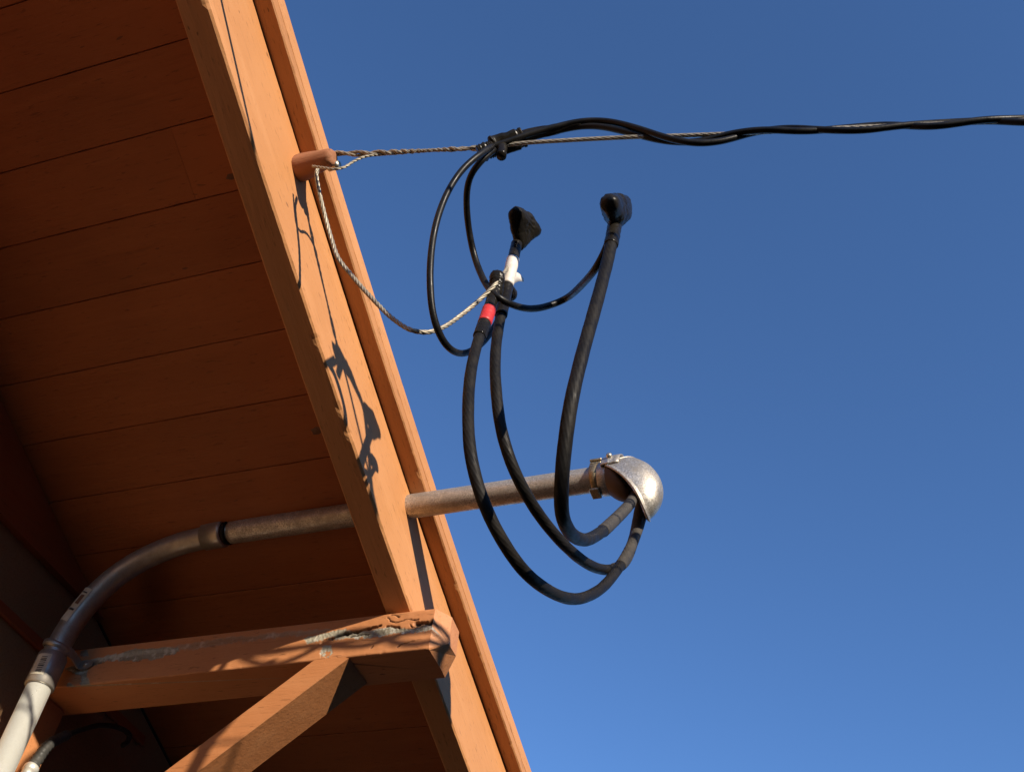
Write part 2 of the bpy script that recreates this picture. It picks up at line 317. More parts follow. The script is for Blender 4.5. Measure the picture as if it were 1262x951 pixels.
M_TAPE = rubber('black vinyl tape', (0.012, 0.0105, 0.009), .24, 0, (0.02, 0.017, 0.013), .12)
M_GREY = rubber('grey insulation', (0.05, 0.045, 0.039), .6, 70.0, (0.075, 0.066, 0.056), .13)
def plain(name, col, rough=.6, metallic=0, var=.75, scale=60):
    m, nt, bs = new_mat(name); v = coords(nt); a = noise(nt, v, scale, 4, .6)
    nt.links.new(mix(nt, ramp(nt, a, [(.35, 0.0), (.65, 1.0)]), tuple(x*var for x in col), col), bs.inputs['Base Color'])
    bs.inputs['Roughness'].default_value = rough; bs.inputs['Metallic'].default_value = metallic
    bump(nt, bs, [(noise(nt, v, 300, 3), .3, .0005)]); return m
M_BARE = plain('bare aluminium wire', (0.44, 0.385, 0.29), .5, .5, .6, 80)
M_WHITE = plain('white tape', (0.72, 0.66, 0.585), .5, 0, .86, 90)
M_RED = plain('red tape', (0.62, 0.035, 0.03), .45, 0, .75, 120)
M_INSERT = plain('brown fibre insert', (0.10, 0.055, 0.03), .8)
M_STICK = plain('paper sticker', (0.68, 0.62, 0.47), .7, 0, .8)
M_STICKL = plain('grey paper sticker', (0.36, 0.34, 0.29), .7, 0, .8)
M_INK = plain('printed ink', (0.05, 0.045, 0.04), .7)
M_INKR = plain('brown printed ink', (0.22, 0.11, 0.06), .7)
M_KNOT = plain('bare knot', (0.17, 0.085, 0.05), .8)
M_SCREW = plain('screw steel', (0.6, 0.55, 0.45), .4, .9)
M_FLEX = rubber('grey flexible conduit', (0.05, 0.05, 0.046), .5, 0, (0.08, 0.075, 0.065))
M_SHING = plain('brown shingles', (0.09, 0.07, 0.055), .9)
M_GROUND = plain('dry ground', (0.034, 0.030, 0.025), .95, 0, .7, .8)
# ------------------------------------------------------------------ ground
bm = bmesh.new(); box(bm, -2500, 2500, -2500, 2500, -0.3, 0.0)
g = link('ground', bm, M_GROUND); g['kind'] = 'structure'
# ------------------------------------------------------------------ house
house = thing('house', 'orange wooden gable overhang with bargeboard, soffit and tan stucco wall', 'house', (-1.435, 0.6, 0))
E_TOP, E_LOW = -2.6, 1.75                                  # ridge and eave along the slope
def roofpt(x, e, n): return ROOF @ Vector((x, e, n))
# stucco gable wall (a thick panel cut to the slope)
def gable(bm, x0, x1, zlow, off, ymin=None):
    top = [roofpt(0, e, n0(e)+off) for e in np.linspace(E_LOW-.25, E_TOP, 30)]
    prof = [(top[0].y, zlow)] + [(p.y, p.z) for p in top if p.z > zlow]
    ridge = prof[-1]
    mirror = [(2*ridge[0]-y, z) for (y, z) in reversed(prof[:-1])]
    prof = prof + mirror
    lo = [bm.verts.new((x0, y, z)) for y, z in prof]; hi = [bm.verts.new((x1, y, z)) for y, z in prof]
    bm.faces.new(lo); bm.faces.new(hi)
    for i in range(len(prof)):
        j = (i+1) % len(prof); bm.faces.new((lo[i], lo[j], hi[j], hi[i]))
bm = bmesh.new(); gable(bm, -1.60, XW-.018, 0.0, .1460); link('wall', bm, M_STUC, house)
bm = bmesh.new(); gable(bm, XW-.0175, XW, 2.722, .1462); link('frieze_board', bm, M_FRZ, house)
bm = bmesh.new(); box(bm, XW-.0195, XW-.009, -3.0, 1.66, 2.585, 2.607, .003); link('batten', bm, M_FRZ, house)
bm = bmesh.new(); box(bm, -6.0, -1.6, 1.50, 1.66, 0, 2.42); link('wall', bm, M_STUC, house)
# roof deck, both slopes
bm = bmesh.new()
for sgn in (1, -1):
    N = 24
    ridge = roofpt(0, E_TOP, n0(E_TOP)+.1705)
    rows = []
    for e in np.linspace(E_TOP, E_LOW+.03, N):
        p = roofpt(0, e, n0(e)+.1705); q = roofpt(0, e, n0(e)+.196)
        yy = lambda y: y if sgn == 1 else 2*ridge.y-y
        rows.append([bm.verts.new((x, yy(pp.y), pp.z)) for x in (-6.0, XB+.012) for pp in (p, q)])
    for i in range(N-1):
        a, b = rows[i], rows[i+1]
        for f in ((0, 2), (3, 1), (1, 0), (2, 3)):
            bm.faces.new((a[f[0]], a[f[1]], b[f[1]], b[f[0]]))
    bm.faces.new([rows[-1][k] for k in (0, 1, 3, 2)])
roof = link('roof', bm, M_SHING, house)
# soffit boards, each its own board laid from the wall to the bargeboard
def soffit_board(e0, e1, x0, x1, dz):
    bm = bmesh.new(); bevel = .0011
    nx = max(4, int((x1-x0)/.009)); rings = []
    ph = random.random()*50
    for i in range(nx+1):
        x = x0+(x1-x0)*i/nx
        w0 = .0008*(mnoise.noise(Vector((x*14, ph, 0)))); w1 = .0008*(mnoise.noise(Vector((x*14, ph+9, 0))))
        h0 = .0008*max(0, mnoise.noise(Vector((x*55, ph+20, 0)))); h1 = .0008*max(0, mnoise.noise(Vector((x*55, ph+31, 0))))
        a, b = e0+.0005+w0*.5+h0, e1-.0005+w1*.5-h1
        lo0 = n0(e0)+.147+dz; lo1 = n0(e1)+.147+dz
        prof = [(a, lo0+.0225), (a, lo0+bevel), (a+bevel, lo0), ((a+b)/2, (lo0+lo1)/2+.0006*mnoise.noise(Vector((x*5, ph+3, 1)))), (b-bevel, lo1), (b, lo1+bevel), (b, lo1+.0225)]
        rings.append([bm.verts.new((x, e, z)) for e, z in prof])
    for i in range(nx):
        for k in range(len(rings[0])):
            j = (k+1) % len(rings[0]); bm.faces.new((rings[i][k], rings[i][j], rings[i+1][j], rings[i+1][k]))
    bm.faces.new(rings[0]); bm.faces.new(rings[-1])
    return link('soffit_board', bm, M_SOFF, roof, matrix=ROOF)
PITCH = .1193
edges = [-.6405-PITCH*k for k in range(16, 0, -1)] + [-.6405, -.5218, -.4033, -.2847, -.1655, -.0460, .0748, .1945, .3184] + [.3184+PITCH*k for k in range(1, 13)]
XS0, XS1 = XW-.012, XB-.004
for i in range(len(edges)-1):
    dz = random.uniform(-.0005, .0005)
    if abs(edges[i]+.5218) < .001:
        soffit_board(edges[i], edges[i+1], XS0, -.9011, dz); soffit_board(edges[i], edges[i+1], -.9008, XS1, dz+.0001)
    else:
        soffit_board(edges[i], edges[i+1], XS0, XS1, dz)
for q, (x, e) in enumerate([(-.8273, -.4258), (-.8320, .0222)]):
    bm = bmesh.new(); n = 22; c_ = bm.verts.new((x, e, n0(e)+.1455)); rr = []
    for k in range(n):
        a = 2*math.pi*k/n; r_ = .008+.005*mnoise.noise(Vector((math.cos(a)*1.3, math.sin(a)*1.3, q*5)))
        rr.append(bm.verts.new((x+r_*math.cos(a)*1.5, e+r_*math.sin(a)*.8, n0(e)+.1473)))
    for k in range(n): bm.faces.new((c_, rr[k], rr[(k+1) % n]))
    link('filled_knot', bm, M_KNOT, roof, matrix=ROOF)
# bargeboard and the trim strips on it: profiles swept down the slope with a worn, uneven arris
def sweep(prof, e0, e1, step, name, mat, parent, jit=.0006, chip=0.0, seed=0.0, skip=None):
    bm = bmesh.new(); rings = []
    n = int((e1-e0)/step)
    for i in range(n+1):
        e = e0+(e1-e0)*i/n; ring = []
        for k, (x, z) in enumerate(prof):
            j1 = jit*.7*mnoise.noise(Vector((e*4, k*3.1+seed, .3)))+(jit*.5*mnoise.noise(Vector((e*60, k*3.1+seed, 7))) if k in (3, 4) else 0)
            j2 = jit*.7*mnoise.noise(Vector((e*4, k*3.1+seed, 4.3)))
            c = 0.0
            if chip and k in (3, 4):
                c = max(0.0, mnoise.noise(Vector((e*26, seed, 2.2)))-.28)*chip + max(0.0, mnoise.noise(Vector((e*120, seed, 5.2)))-.3)*chip*.35
            ring.append(bm.verts.new((x+j1-c*.6, e, n0(e)+z+j2+c)))
        rings.append(ring)
    K = len(prof)
    for i in range(n):
        for k in range(K):
            j = (k+1) % K; bm.faces.new((rings[i][k], rings[i][j], rings[i+1][j], rings[i+1][k]))
    bm.faces.new(rings[0]); bm.faces.new(rings[-1])
    return link(name, bm, mat, parent, matrix=ROOF)
bv = .003
TH = .047
def rect(x0, x1, z0, z1, b):
    m = min(.006, (z1-z0)*.2, (x1-x0)*.2)
    return [(x0, z0+b), (x0+b, z0), (x1-b-m, z0), (x1-b, z0), (x1, z0+b), (x1, z0+b+m), (x1, z1-b), (x1-b, z1), (x0+b, z1), (x0, z1-b)]
barge = sweep(rect(XB-TH, XB, 0.0, .1462, bv), E_TOP, E_LOW, .008, 'bargeboard', M_LONG, house, .0011, .0065)
TX = .029
sweep(rect(XB-.002, XB+TX, .1465, .1660, .0022), E_TOP, E_LOW+.02, .008, 'trim_strip', M_LONG, barge, .0010, .006, 3.0)
sweep(rect(XB-.002, XB+TX-.0012, .1668, .1965, .0025), E_TOP, E_LOW+.02, .012, 'trim_strip', M_LONG, barge, .0006, 0, 8.0)
# ------------------------------------------------------------------ knee brace: beam, strut and wall post
brace = thing('knee_brace', 'orange knee brace with peeling cracked beam and diagonal strut under bargeboard', 'brace', (-1.40, 1.365, 0.9))
BZ0, BZ1, BY1 = 2.5127, 2.5900, YB+.0895
BX0, BX1 = XW-.017, -.6535
BXT = -.6218
def seg_dist(P, a, b):
    a = np.array(a); b = np.array(b); d = b-a; t = np.clip(((P-a)@d)/(d@d), 0, 1)
    return np.hypot(*(P-(a+t[:, None]*d)).T)
def inside(P, poly):
    r = np.zeros(len(P), bool); x, y = P[:, 0], P[:, 1]; n = len(poly)
    for i in range(n):
        x1, y1 = poly[i]; x2, y2 = poly[(i+1) % n]
        if y1 == y2: continue
        c = ((y1 > y) != (y2 > y)) & (x < (x2-x1)*(y-y1)/(y2-y1)+x1); r ^= c
    return r
def beam_mesh():
    nx, nz = 620, 62
    xs = np.linspace(BX0, BX1, nx+1); zs = np.linspace(BZ0, BZ1, nz+1)
    G = np.array([(x, z) for x in xs for z in zs])
    wob = np.array([(mnoise.noise(Vector((x*90, z*90, 1.5))), mnoise.noise(Vector((x*90, z*90, 8.5)))) for x, z in G])
    fin = np.array([mnoise.noise(Vector((x*320, z*320, 3.5))) for x, z in G])
    W = G + wob*.0030 + fin[:, None]*.0008
    bare = np.zeros(len(G)); crack = np.zeros(len(G)); dep = np.zeros(len(G))
    putty = [(-1.16, 2.5735), (-1.05, 2.578), (-.93, 2.5775), (-.84, 2.572), (-.85, 2.5655), (-.95, 2.5665), (-1.05, 2.566), (-1.16, 2.5605)]
    for amt, poly in [(1.0, q) for q in D['bare']] + [(.55, putty)]:
        ins = inside(W, poly)
        dd = np.min([seg_dist(W, poly[i], poly[(i+1) % len(poly)]) for i in range(len(poly))], axis=0)
        sdv = np.where(ins, dd, -dd) + fin*.0022 + wob[:, 0]*.0018
        bare = np.maximum(bare, amt*np.clip(sdv/(.0012 if amt == 1 else .004)+.5, 0, 1))
    for q, c in enumerate(D['cracks']):
        dd = np.min([seg_dist(W, c[i], c[i+1]) for i in range(len(c)-1)], axis=0)
        wd = (.0016 if q in (0, 1, 4) else .0008)*(1+.9*wob[:, 1])
        if q == 4: wd = wd*1.9
        k = np.clip(1.6-dd/np.maximum(wd, .0003), 0, 1)
        crack = np.maximum(crack, k); dep = np.maximum(dep, k*(.007 if q in (0, 1, 4) else .003))
        lip = np.exp(-((dd-.004)/.003)**2)*.0022*(G[:, 1] > 2.5535)*(q < 2)
        dep -= lip*(1-k)
    end = np.clip((BX1-G[:, 0])/.004, 0, 1); lr = np.clip(np.minimum(G[:, 1]-BZ0, BZ1-G[:, 1])/.003, 0, 1)
    dep += bare*.0010*(.6+fin) - wob[:, 0]*.0004
    # chips along the lower arris
    chip = np.array([max(0, mnoise.noise(Vector((x*70, .7, 2)))-.30) for x in G[:, 0]])
    Y = YB + dep*lr*np.where(end < 1, end, 1) + (1-lr)**2*.0022 + chip*.006*np.clip(1-(G[:, 1]-BZ0)/.006, 0, 1)
    bm = bmesh.new(); lb = bm.verts.layers.float.new('bare'); lc = bm.verts.layers.float.new('crack')
    V = []
    for i in range(len(G)):
        v = bm.verts.new((G[i, 0], Y[i], G[i, 1])); v[lb] = float(bare[i]); v[lc] = float(crack[i]); V.append(v)
    R = nz+1
    for i in range(nx):
        for j in range(nz):
            f = bm.faces.new((V[i*R+j], V[(i+1)*R+j], V[(i+1)*R+j+1], V[i*R+j+1])); f.smooth = True
    nv = lambda x, y, z: bm.verts.new((x, y, z))
    # far side, and a blunt pyramid cut on the outer end
    b0, b1 = nv(BX0, BY1, BZ0), nv(BX1-.004, BY1-.004, BZ0); t0, t1 = nv(BX0, BY1, BZ1), nv(BX1-.004, BY1-.004, BZ1)
    bot = [V[i*R] for i in range(nx+1)]; top = [V[i*R+nz] for i in range(nx+1)]; outer = [V[nx*R+j] for j in range(nz+1)]
    Dm = nv(-.6553, 1.3868, BZ0)
    Bv, Cv = nv(-.630, 1.3412, 2.5328), nv(-.6335, 1.3836, 2.5372); E1, E2 = nv(-.6315, 1.3420, BZ1-.006), nv(-.6345, 1.3840, BZ1-.006)
    bm.faces.new(bot+[Dm, b1, b0]); bm.faces.new([t0, t1]+top[::-1]); bm.faces.new((b0, b1, t1, t0))
    bm.faces.new([outer[0], Dm, Cv, Bv]); bm.faces.new(outer+[E1, Bv]); bm.faces.new((Dm, b1, t1, E2, Cv)); bm.faces.new((outer[-1], t1, E2, E1)); bm.faces.new((Bv, Cv, E2, E1))
    return bm
link('beam', beam_mesh(), M_BEAM, brace)
# strut: flush with the beam's near side, running down to the wall at 39 degrees
SB = math.radians(39.13)
dirv = Vector((-math.cos(SB), 0, -math.sin(SB))); upv = Vector((-math.sin(SB), 0, math.cos(SB)))
STRW = .0795; STRH = .0425*1.0
def strut():
    bm = bmesh.new(); R = []
    n = 60; L = .86
    b = .0015
    prof = [(0, b), (b, 0), (STRW-b, 0), (STRW, b), (STRW, STRH-b), (STRW-b, STRH), (b, STRH), (0, STRH-b)]
    for i in range(n+1):
        ring = []
        for k, (y, h) in enumerate(prof):
            j = .0005*mnoise.noise(Vector((i*.35, k*2.0, 3)))
            s = L*i/n
            if i == 0: s = -h/math.tan(SB)-.012 if h > STRH/2 else -.0
            # first ring is cut level with the underside of the beam
            P = Vector((-.7970, 0, 2.5104)) + dirv*s + upv*h
            if i == 0:
                t = (2.5122-P.z)/dirv.z; P = P + dirv*t
            ring.append(bm.verts.new((P.x, YB+.0006+y+j, P.z)))
        R.append(ring)
    for i in range(n):
        for k in range(8):
            m_ = (k+1) % 8; bm.faces.new((R[i][k], R[i][m_], R[i+1][m_], R[i+1][k]))
    bm.faces.new(R[0]); bm.faces.new(R[-1])
    return bm
link('strut', strut(), M_WOOD, brace)
bm = bmesh.new(); box(bm, XW-.016, XW+.014, YB+.012, BY1-.012, 1.72, BZ0-.0005, .002); link('post', bm, M_WOOD, brace)
# ------------------------------------------------------------------ service conduit
conduit = thing('service_conduit', 'galvanised conduit rising beside the wall and bending out through the bargeboard', 'conduit', (-1.3505, 1.267, 0.0))
RC = .0211
low = [Vector(p) for p in D['conduit_low']]; up = [Vector(p) for p in D['conduit_up']]
bend = smooth_path(catmull(list(reversed(low[:9])), .01), 14)
kz = 2.480
bm = bmesh.new(); cyl(bm, (-1.3503, 1.267, 0.0), (-1.3513, 1.267, kz+.006), RC, seg=40); link('lower_pipe', bm, M_BRIGHT, conduit, True)
bm = bmesh.new(); lathe(bm, (-1.3514, 1.267, kz), (0, 0, 1), [(0, RC-.001), (0, RC+.0030), (.0012, RC+.0042), (.060, RC+.0042), (.0625, RC+.003), (.064, RC-.001)], 40)
cpl = link('coupling', bm, M_ELB, conduit, True)
elb = [p for p in bend if p.z > kz+.03] + catmull([up[0], up[1]], .02)[1:]
bm = bmesh.new(); tube(bm, smooth_path(elb, 10), RC, 40); link('elbow', bm, M_ELB, conduit, True)
d1 = (up[4]-up[1]).normalized()
upper = [up[1]+d1*.016 + d1*t for t in np.linspace(0, (up[7]-up[1]).length-.012, 90)]
bm = bmesh.new(); tube(bm, upper, RC, 40); link('upper_pipe', bm, M_GALV, conduit, True)
d0 = (up[1]-up[0]).normalized()
bm = bmesh.new(); lathe(bm, up[1]-d0*.042, d0, [(0, RC-.001), (0, RC+.001), (.001, RC+.0036), (.038, RC+.0040), (.043, RC+.0034), (.044, RC+.001), (.044, RC-.004), (.062, RC-.004)], 40)
link('coupling', bm, M_ELB, conduit, True)
bm = bmesh.new(); lathe(bm, up[1]+d1*.0025, d1, [(0, RC-.003), (0, RC+.0012), (.009, RC+.0012), (.009, RC-.003)], 40)
link('gasket', bm, M_TAPE, conduit, True)
# strap round the pipe with its ear screwed to the beam
bm = bmesh.new(); sz = 2.560
tilt = Vector((.30, -.10, 1)).normalized()
lathe(bm, Vector((-1.3525, 1.267, sz))-tilt*.006, tilt, [(0, RC+.0005), (0, RC+.0025), (.002, RC+.004), (.006, RC+.0048), (.010, RC+.004), (.012, RC+.0025), (.012, RC+.0005)], 40)
ear = [Vector((-1.338, 1.252, sz-.003)), Vector((-1.329, 1.282, sz-.006)), Vector((-1.334, 1.314, sz-.008))]
p = catmull(ear, .003); 
T_, N_, B_ = frames(p)
prev = None
for i, c in enumerate(p):
    w = .008
    ring = [bm.verts.new(c+Vector((0, 0, w))+Vector((.0015, 0, 0))), bm.verts.new(c-Vector((0, 0, w))+Vector((.0015, 0, 0))), bm.verts.new(c-Vector((0, 0, w))-Vector((.0015, 0, 0))), bm.verts.new(c+Vector((0, 0, w))-Vector((.0015, 0, 0)))]
    if prev:
        for k in range(4): bm.faces.new((prev[k], prev[(k+1) % 4], ring[(k+1) % 4], ring[k]))
    prev = ring
strap = link('strap', bm, M_ELB, conduit)
bm = bmesh.new()
n = 20; fr = []; bk = []
for k in range(n):
    a = 2*math.pi*k/n; x = -1.323+.017*math.cos(a); z = sz-.008+.0095*math.sin(a)
    fr.append(bm.verts.new((x, 1.3150, z))); bk.append(bm.verts.new((x, 1.3192, z)))
bm.faces.new(fr); bm.faces.new(bk)
for k in range(n): bm.faces.new((fr[k], fr[(k+1) % n], bk[(k+1) % n], bk[k]))
link('strap_ear', bm, M_ELB, strap)
bm = bmesh.new(); lathe(bm, (-1.321, 1.3155, sz-.008), (0, -1, 0), [(0, .0045), (.0015, .0042), (.0025, .002), (.0026, 0)], 12); link('screw', bm, M_SCREW, strap, True)
# stickers wrapped on the pipe
def sticker(c0, c1, ax, r, ang0, ang1, mat, parent, name, n=8, m=6):
    bm = bmesh.new(); c0 = Vector(c0); c1 = Vector(c1); t = (c1-c0).normalized(); u = (Vector(ax)-t*Vector(ax).dot(t)).normalized(); w = t.cross(u)
    rows = []
    for i in range(m+1):
        row = []
        for k in range(n+1):
            a = ang0+(ang1-ang0)*k/n
            row.append(bm.verts.new(c0.lerp(c1, i/m)+(u*math.cos(a)+w*math.sin(a))*r))
        rows.append(row)
    for i in range(m):
        for k in range(n): bm.faces.new((rows[i][k], rows[i][k+1], rows[i+1][k+1], rows[i+1][k]))
    return link(name, bm, mat, parent, True)
TOCAM = Vector((1.37, -1.285, -.95)).normalized()
cc = Vector((-1.3514, 1.267, 0))
s1 = sticker(cc+Vector((0, 0, kz+.012)), cc+Vector((0, 0, kz+.052)), TOCAM, RC+.0046, -1.15, -.10, M_STICK, cpl, 'sticker')
for k in range(9):
    z0 = kz+.016+k*.0036
    b_ = sticker(cc+Vector((0, 0, z0)), cc+Vector((0, 0, z0+.0012+.001*(k % 3 == 0))), TOCAM, RC+.0050, -.72, -.32, M_INK, cpl, 'print_line', 6, 1)
e0_, e1_ = min(elb, key=lambda q: (q-Vector((-1.345, 1.267, 2.607))).length), min(elb, key=lambda q: (q-Vector((-1.318, 1.267, 2.668))).length)
es_ = sticker(e0_, e1_, TOCAM, RC+.0012, -1.25, -.45, M_STICK, conduit, 'sticker', 8, 8)
for f0_, f1_, a0_, a1_ in ((.30, .36, -1.1, -.6), (.50, .78, -1.0, -.62), (.84, .88, -1.1, -.6)):
    sticker(e0_.lerp(e1_, f0_), e0_.lerp(e1_, f1_), TOCAM, RC+.0022, a0_, a1_, M_INKR if f0_ == .50 else M_INK, es_, 'print_line', 6, 2)
# ------------------------------------------------------------------ weatherhead
wh = thing('weatherhead', 'cast aluminium weatherhead hood clamped on the outer end of the conduit', 'weatherhead', tuple(up[7]))
ax = d1.copy(); hx = ax; hup = (Vector((0, 0, 1))-hx*hx.z).normalized(); hy = hup.cross(hx)
H0 = up[7]-hx*.006
HA, HN, HY = Vector((.594, 0, -.804)), Vector((.804, 0, .594)), Vector((0, 1, 0))   # down the mouth, out of the dome, across
HC = Vector((.006, 0, 0)) + HA*.0395
RA, RN, RY = .0715, .0605, .0385
def hood_mesh():
    """half an ovoid dome, open along its slanting mouth, with a rolled rim and an inner skin"""
    bm = bmesh.new(); nu, nv_ = 52, 22
    def P(th, ph, k=1.0):
        c_, s_ = math.cos(th), math.sin(th)
        ra = RA*(1.0 if math.cos(ph) > 0 else .97)
        return HC + HN*RN*c_*k + HA*ra*s_*math.cos(ph)*k + HY*RY*s_**.86*math.sin(ph)*k
    TM = lambda ph: math.pi/2 - .15*math.sin(ph)**2*(1+.6*math.cos(ph))
    top = bm.verts.new(P(0, 0)); rings = []
    for i in range(1, nv_+1): rings.append([bm.verts.new(P(TM(2*math.pi*k/nu)*i/nv_, 2*math.pi*k/nu)) for k in range(nu)])
    for o, d in ((1.045, -.0004), (1.05, -.0030), (.985, -.0036), (.93, -.0020)):
        rings.append([bm.verts.new(P(TM(2*math.pi*k/nu), 2*math.pi*k/nu, o)+HN*d) for k in range(nu)])
    for i in range(nv_-2, 3, -3): rings.append([bm.verts.new(P(TM(2*math.pi*k/nu)*i/nv_, 2*math.pi*k/nu, .93)) for k in range(nu)])
    for k in range(nu): bm.faces.new((top, rings[0][k], rings[0][(k+1) % nu])).smooth = True
    for r0, r1 in zip(rings[:-1], rings[1:]):
        for k in range(nu): bm.faces.new((r0[k], r0[(k+1) % nu], r1[(k+1) % nu], r1[k])).smooth = True
    bm.faces.new(rings[-1])
    for v in bm.verts: v.co += v.co.normalized()*.0006*mnoise.noise(v.co*55)
    M4 = Matrix.Identity(4)
    for i in range(3): M4[i][0], M4[i][1], M4[i][2], M4[i][3] = hx[i], hy[i], hup[i], H0[i]
    bmesh.ops.transform(bm, matrix=M4, verts=bm.verts[:])
    return bm, M4
bm, HM = hood_mesh(); hood_o = link('hood', bm, M_HOOD, wh)
hp = lambda x, y, z: HM @ Vector((x, y, z))
# collar that slips on the pipe and a cast rib across the hood
bm = bmesh.new(); lathe(bm, hp(-.010, 0, 0), hx, [(0, RC+.0005), (0, RC+.0052), (.002, RC+.0066), (.022, RC+.0072), (.026, RC+.003)], 40); link('collar', bm, M_HOOD, wh, True)
bm = bmesh.new(); rows = []
for x_, r_ in ((-.0005, .024), (-.0010, .0335), (0, .0352), (.002, .0358), (.010, .0366), (.011, .0376), (.013, .0376), (.014, .0368), (.022, .0374), (.030, .0372)):
    rows.append([bm.verts.new(hp(x_, math.sin(a)*r_*.97, math.cos(a)*r_)) for a in np.linspace(-1.55, 1.55, 40)])
for r0, r1 in zip(rows[:-1], rows[1:]):
    for k in range(39): bm.faces.new((r0[k], r0[k+1], r1[k+1], r1[k])).smooth = True
sh_ = link('shoulder', bm, M_HOOD, wh); md = sh_.modifiers.new('thickness', 'SOLIDIFY'); md.thickness = .0028; md.offset = -1
bm = bmesh.new()
p = [hp(*(HC+HN*RN*1.004*math.cos(t_)*.86+HY*RY*1.004*math.sin(t_)*.86-HA*RA*.51)) for t_ in np.linspace(-1.45, 1.45, 40)]
tube(bm, p, .0014, 8); link('rib', bm, M_HOOD, wh, True)
bm = bmesh.new(); lathe(bm, hp(.013, -.0318, .0175), -hy*.88+hup*.47, [(0, .0052), (.004, .0050), (.0062, .0032), (.0065, 0)], 16); link('screw', bm, M_SCREW, wh, True)
# fibre insert closing the underside, three cable holes
bm = bmesh.new()
rg = []
for i in range(9):
    th = math.pi/2*i/8
    rg.append([bm.verts.new(hp(*(HC-HA*.024+HN*.004+HA*.040*math.cos(th)*math.cos(2*math.pi*k/40)+HY*.0315*math.cos(th)*math.sin(2*math.pi*k/40)-HN*(.022*math.sin(th))))) for k in range(40)] if i < 8 else [bm.verts.new(hp(*(HC-HA*.024-HN*.018)))])
for i in range(8):
    for k in range(40):
        f_ = [rg[i][k], rg[i][(k+1) % 40]] + ([rg[i+1][(k+1) % 40], rg[i+1][k]] if i < 7 else [rg[8][0]])
        bm.faces.new(f_).smooth = True
bm.faces.new(rg[0])
link('insert', bm, M_INSERT, wh)
# clamp band with two bolted lugs
bm = bmesh.new(); q0 = hp(-.0165, 0, 0)
lathe(bm, q0-hx*.0065, (hx+hup*.10).normalized(), [(0, RC+.0004), (0, RC+.0040), (.0012, RC+.0056), (.0128, RC+.0056), (.014, RC+.0040), (.013, RC+.0004)], 40)
clamp = link('clamp', bm, M_CLAMP, wh, True)
def local_box(x0, x1, y0, y1, z0, z1, name, mat, parent, bev=.001):
    bm = bmesh.new(); box(bm, x0, x1, y0, y1, z0, z1, bev); bmesh.ops.transform(bm, matrix=HM, verts=bm.verts[:]); return link(name, bm, mat, parent)
local_box(-.027, -.0075, -.013, .013, .0250, .0300, 'lug', M_CLAMP, clamp)
local_box(-.0275, -.0075, -.013, .013, .0328, .0375, 'lug', M_CLAMP, clamp)
local_box(-.0240, -.0085, -.013, .010, -.0310, -.0262, 'lug', M_CLAMP, clamp)
bm = bmesh.new(); cyl(bm, hp(-.0165, 0, .022), hp(-.0165, 0, .0465), .0024, seg=10); lathe(bm, hp(-.0165, 0, .0376), hup, [(0, .0048), (.0034, .0046), (.0036, 0)], 6)
link('bolt', bm, M_SCREW, clamp)
# ------------------------------------------------------------------ wire holder
knob = thing('wire_holder', 'stubby orange painted porcelain wire holder projecting from the bargeboard', 'insulator', D['knob'][0])
k0, k1 = Vector(D['knob'][0]), Vector(D['knob'][1]); kd = (k1-k0).normalized(); kl = (k1-k0).length
bm = bmesh.new()
prof = [(-.010, .0205), (0, .0212), (.006, .0214), (.012, .0206), (.030, .0180), (.046, .0155), (kl-.008, .0138), (kl-.003, .0128), (kl-.0005, .0100), (kl, .006), (kl, 0)]
lathe(bm, k0, kd, prof, 40)
for v in bm.verts:
    v.co += Vector((mnoise.noise(v.co*90), mnoise.noise(v.co*90+Vector((5, 0, 0))), mnoise.noise(v.co*90+Vector((0, 7, 0)))))*.0013 + (v.co-k0-kd*(v.co-k0).dot(kd)).normalized()*mnoise.noise(v.co*260)*.0005
link('body', bm, M_KNOB, knob, True)
bm = bmesh.new(); q = Vector(D['cleat'][0]); q2 = Vector(D['cleat'][1])
cyl(bm, q-kd*.010+Vector((0, .002, -.004)), q+kd*.009+Vector((0, .002, -.005)), .0068, .0060, 16); link('screw_eye', bm, M_SCREW, knob, True)
# ------------------------------------------------------------------ overhead service drop
mess = catmull([D['messenger'][0]]+D['messenger'][1:], .005)
far = []
tail = Vector(D['messenger'][-1]); dv = (tail-Vector(D['messenger'][-4])).normalized()
dflat = Vector((dv.x, dv.y, 0)).normalized()
for i in range(1, 60):
    t = i*.45; far.append(tail + dflat*t + Vector((0, 0, dv.z*t + .0062*t*t)))
mp_ = smooth_path(mess, 3)
k_t = min(range(len(mp_)), key=lambda i: (mp_[i]-Vector(D['wrap'][3])).length)
def messenger():
    b = bmesh.new()
    # between the holder and the tape the tail of the wire is laid back round it: two lays of three strands
    T, N, B = frames(mp_[:k_t+1]); L = 0.0; qs = [[], []]
    for i in range(k_t+1):
        if i: L += (mp_[i]-mp_[i-1]).length
        for h in (0, 1):
            a = 2*math.pi*L/(.052+.02*math.sin(L*23))+math.pi*h; w = .0028*min(1.0, .35+L/.05)
            qs[h].append(mp_[i]+(N[i]*math.cos(a)+B[i]*math.sin(a))*w)
    for q in qs:
        q = smooth_path(q, 1); strands(b, q, .0013, .0014, 4, .040); tube(b, q, .0009, 6)
    rest = mp_[k_t:]
    strands(b, rest, .00175, .00155, 6, .060); tube(b, rest, .0014, 6); tube(b, far, .0033, 8)
    return b
tag(link('drop_neutral', messenger(), M_BARE), 'bare twisted messenger wire strung from the wire holder across the sky', 'wire')
lp = smooth_path(catmull(D['messenger_loop'], .003), 2)
tag(link('wire_loop', (lambda b: (strands(b, lp, .0011, .00125, 3, .022), b)[-1])(bmesh.new()), M_BARE), 'short bare wire loop wrapped back under the messenger at the wire holder', 'wire')
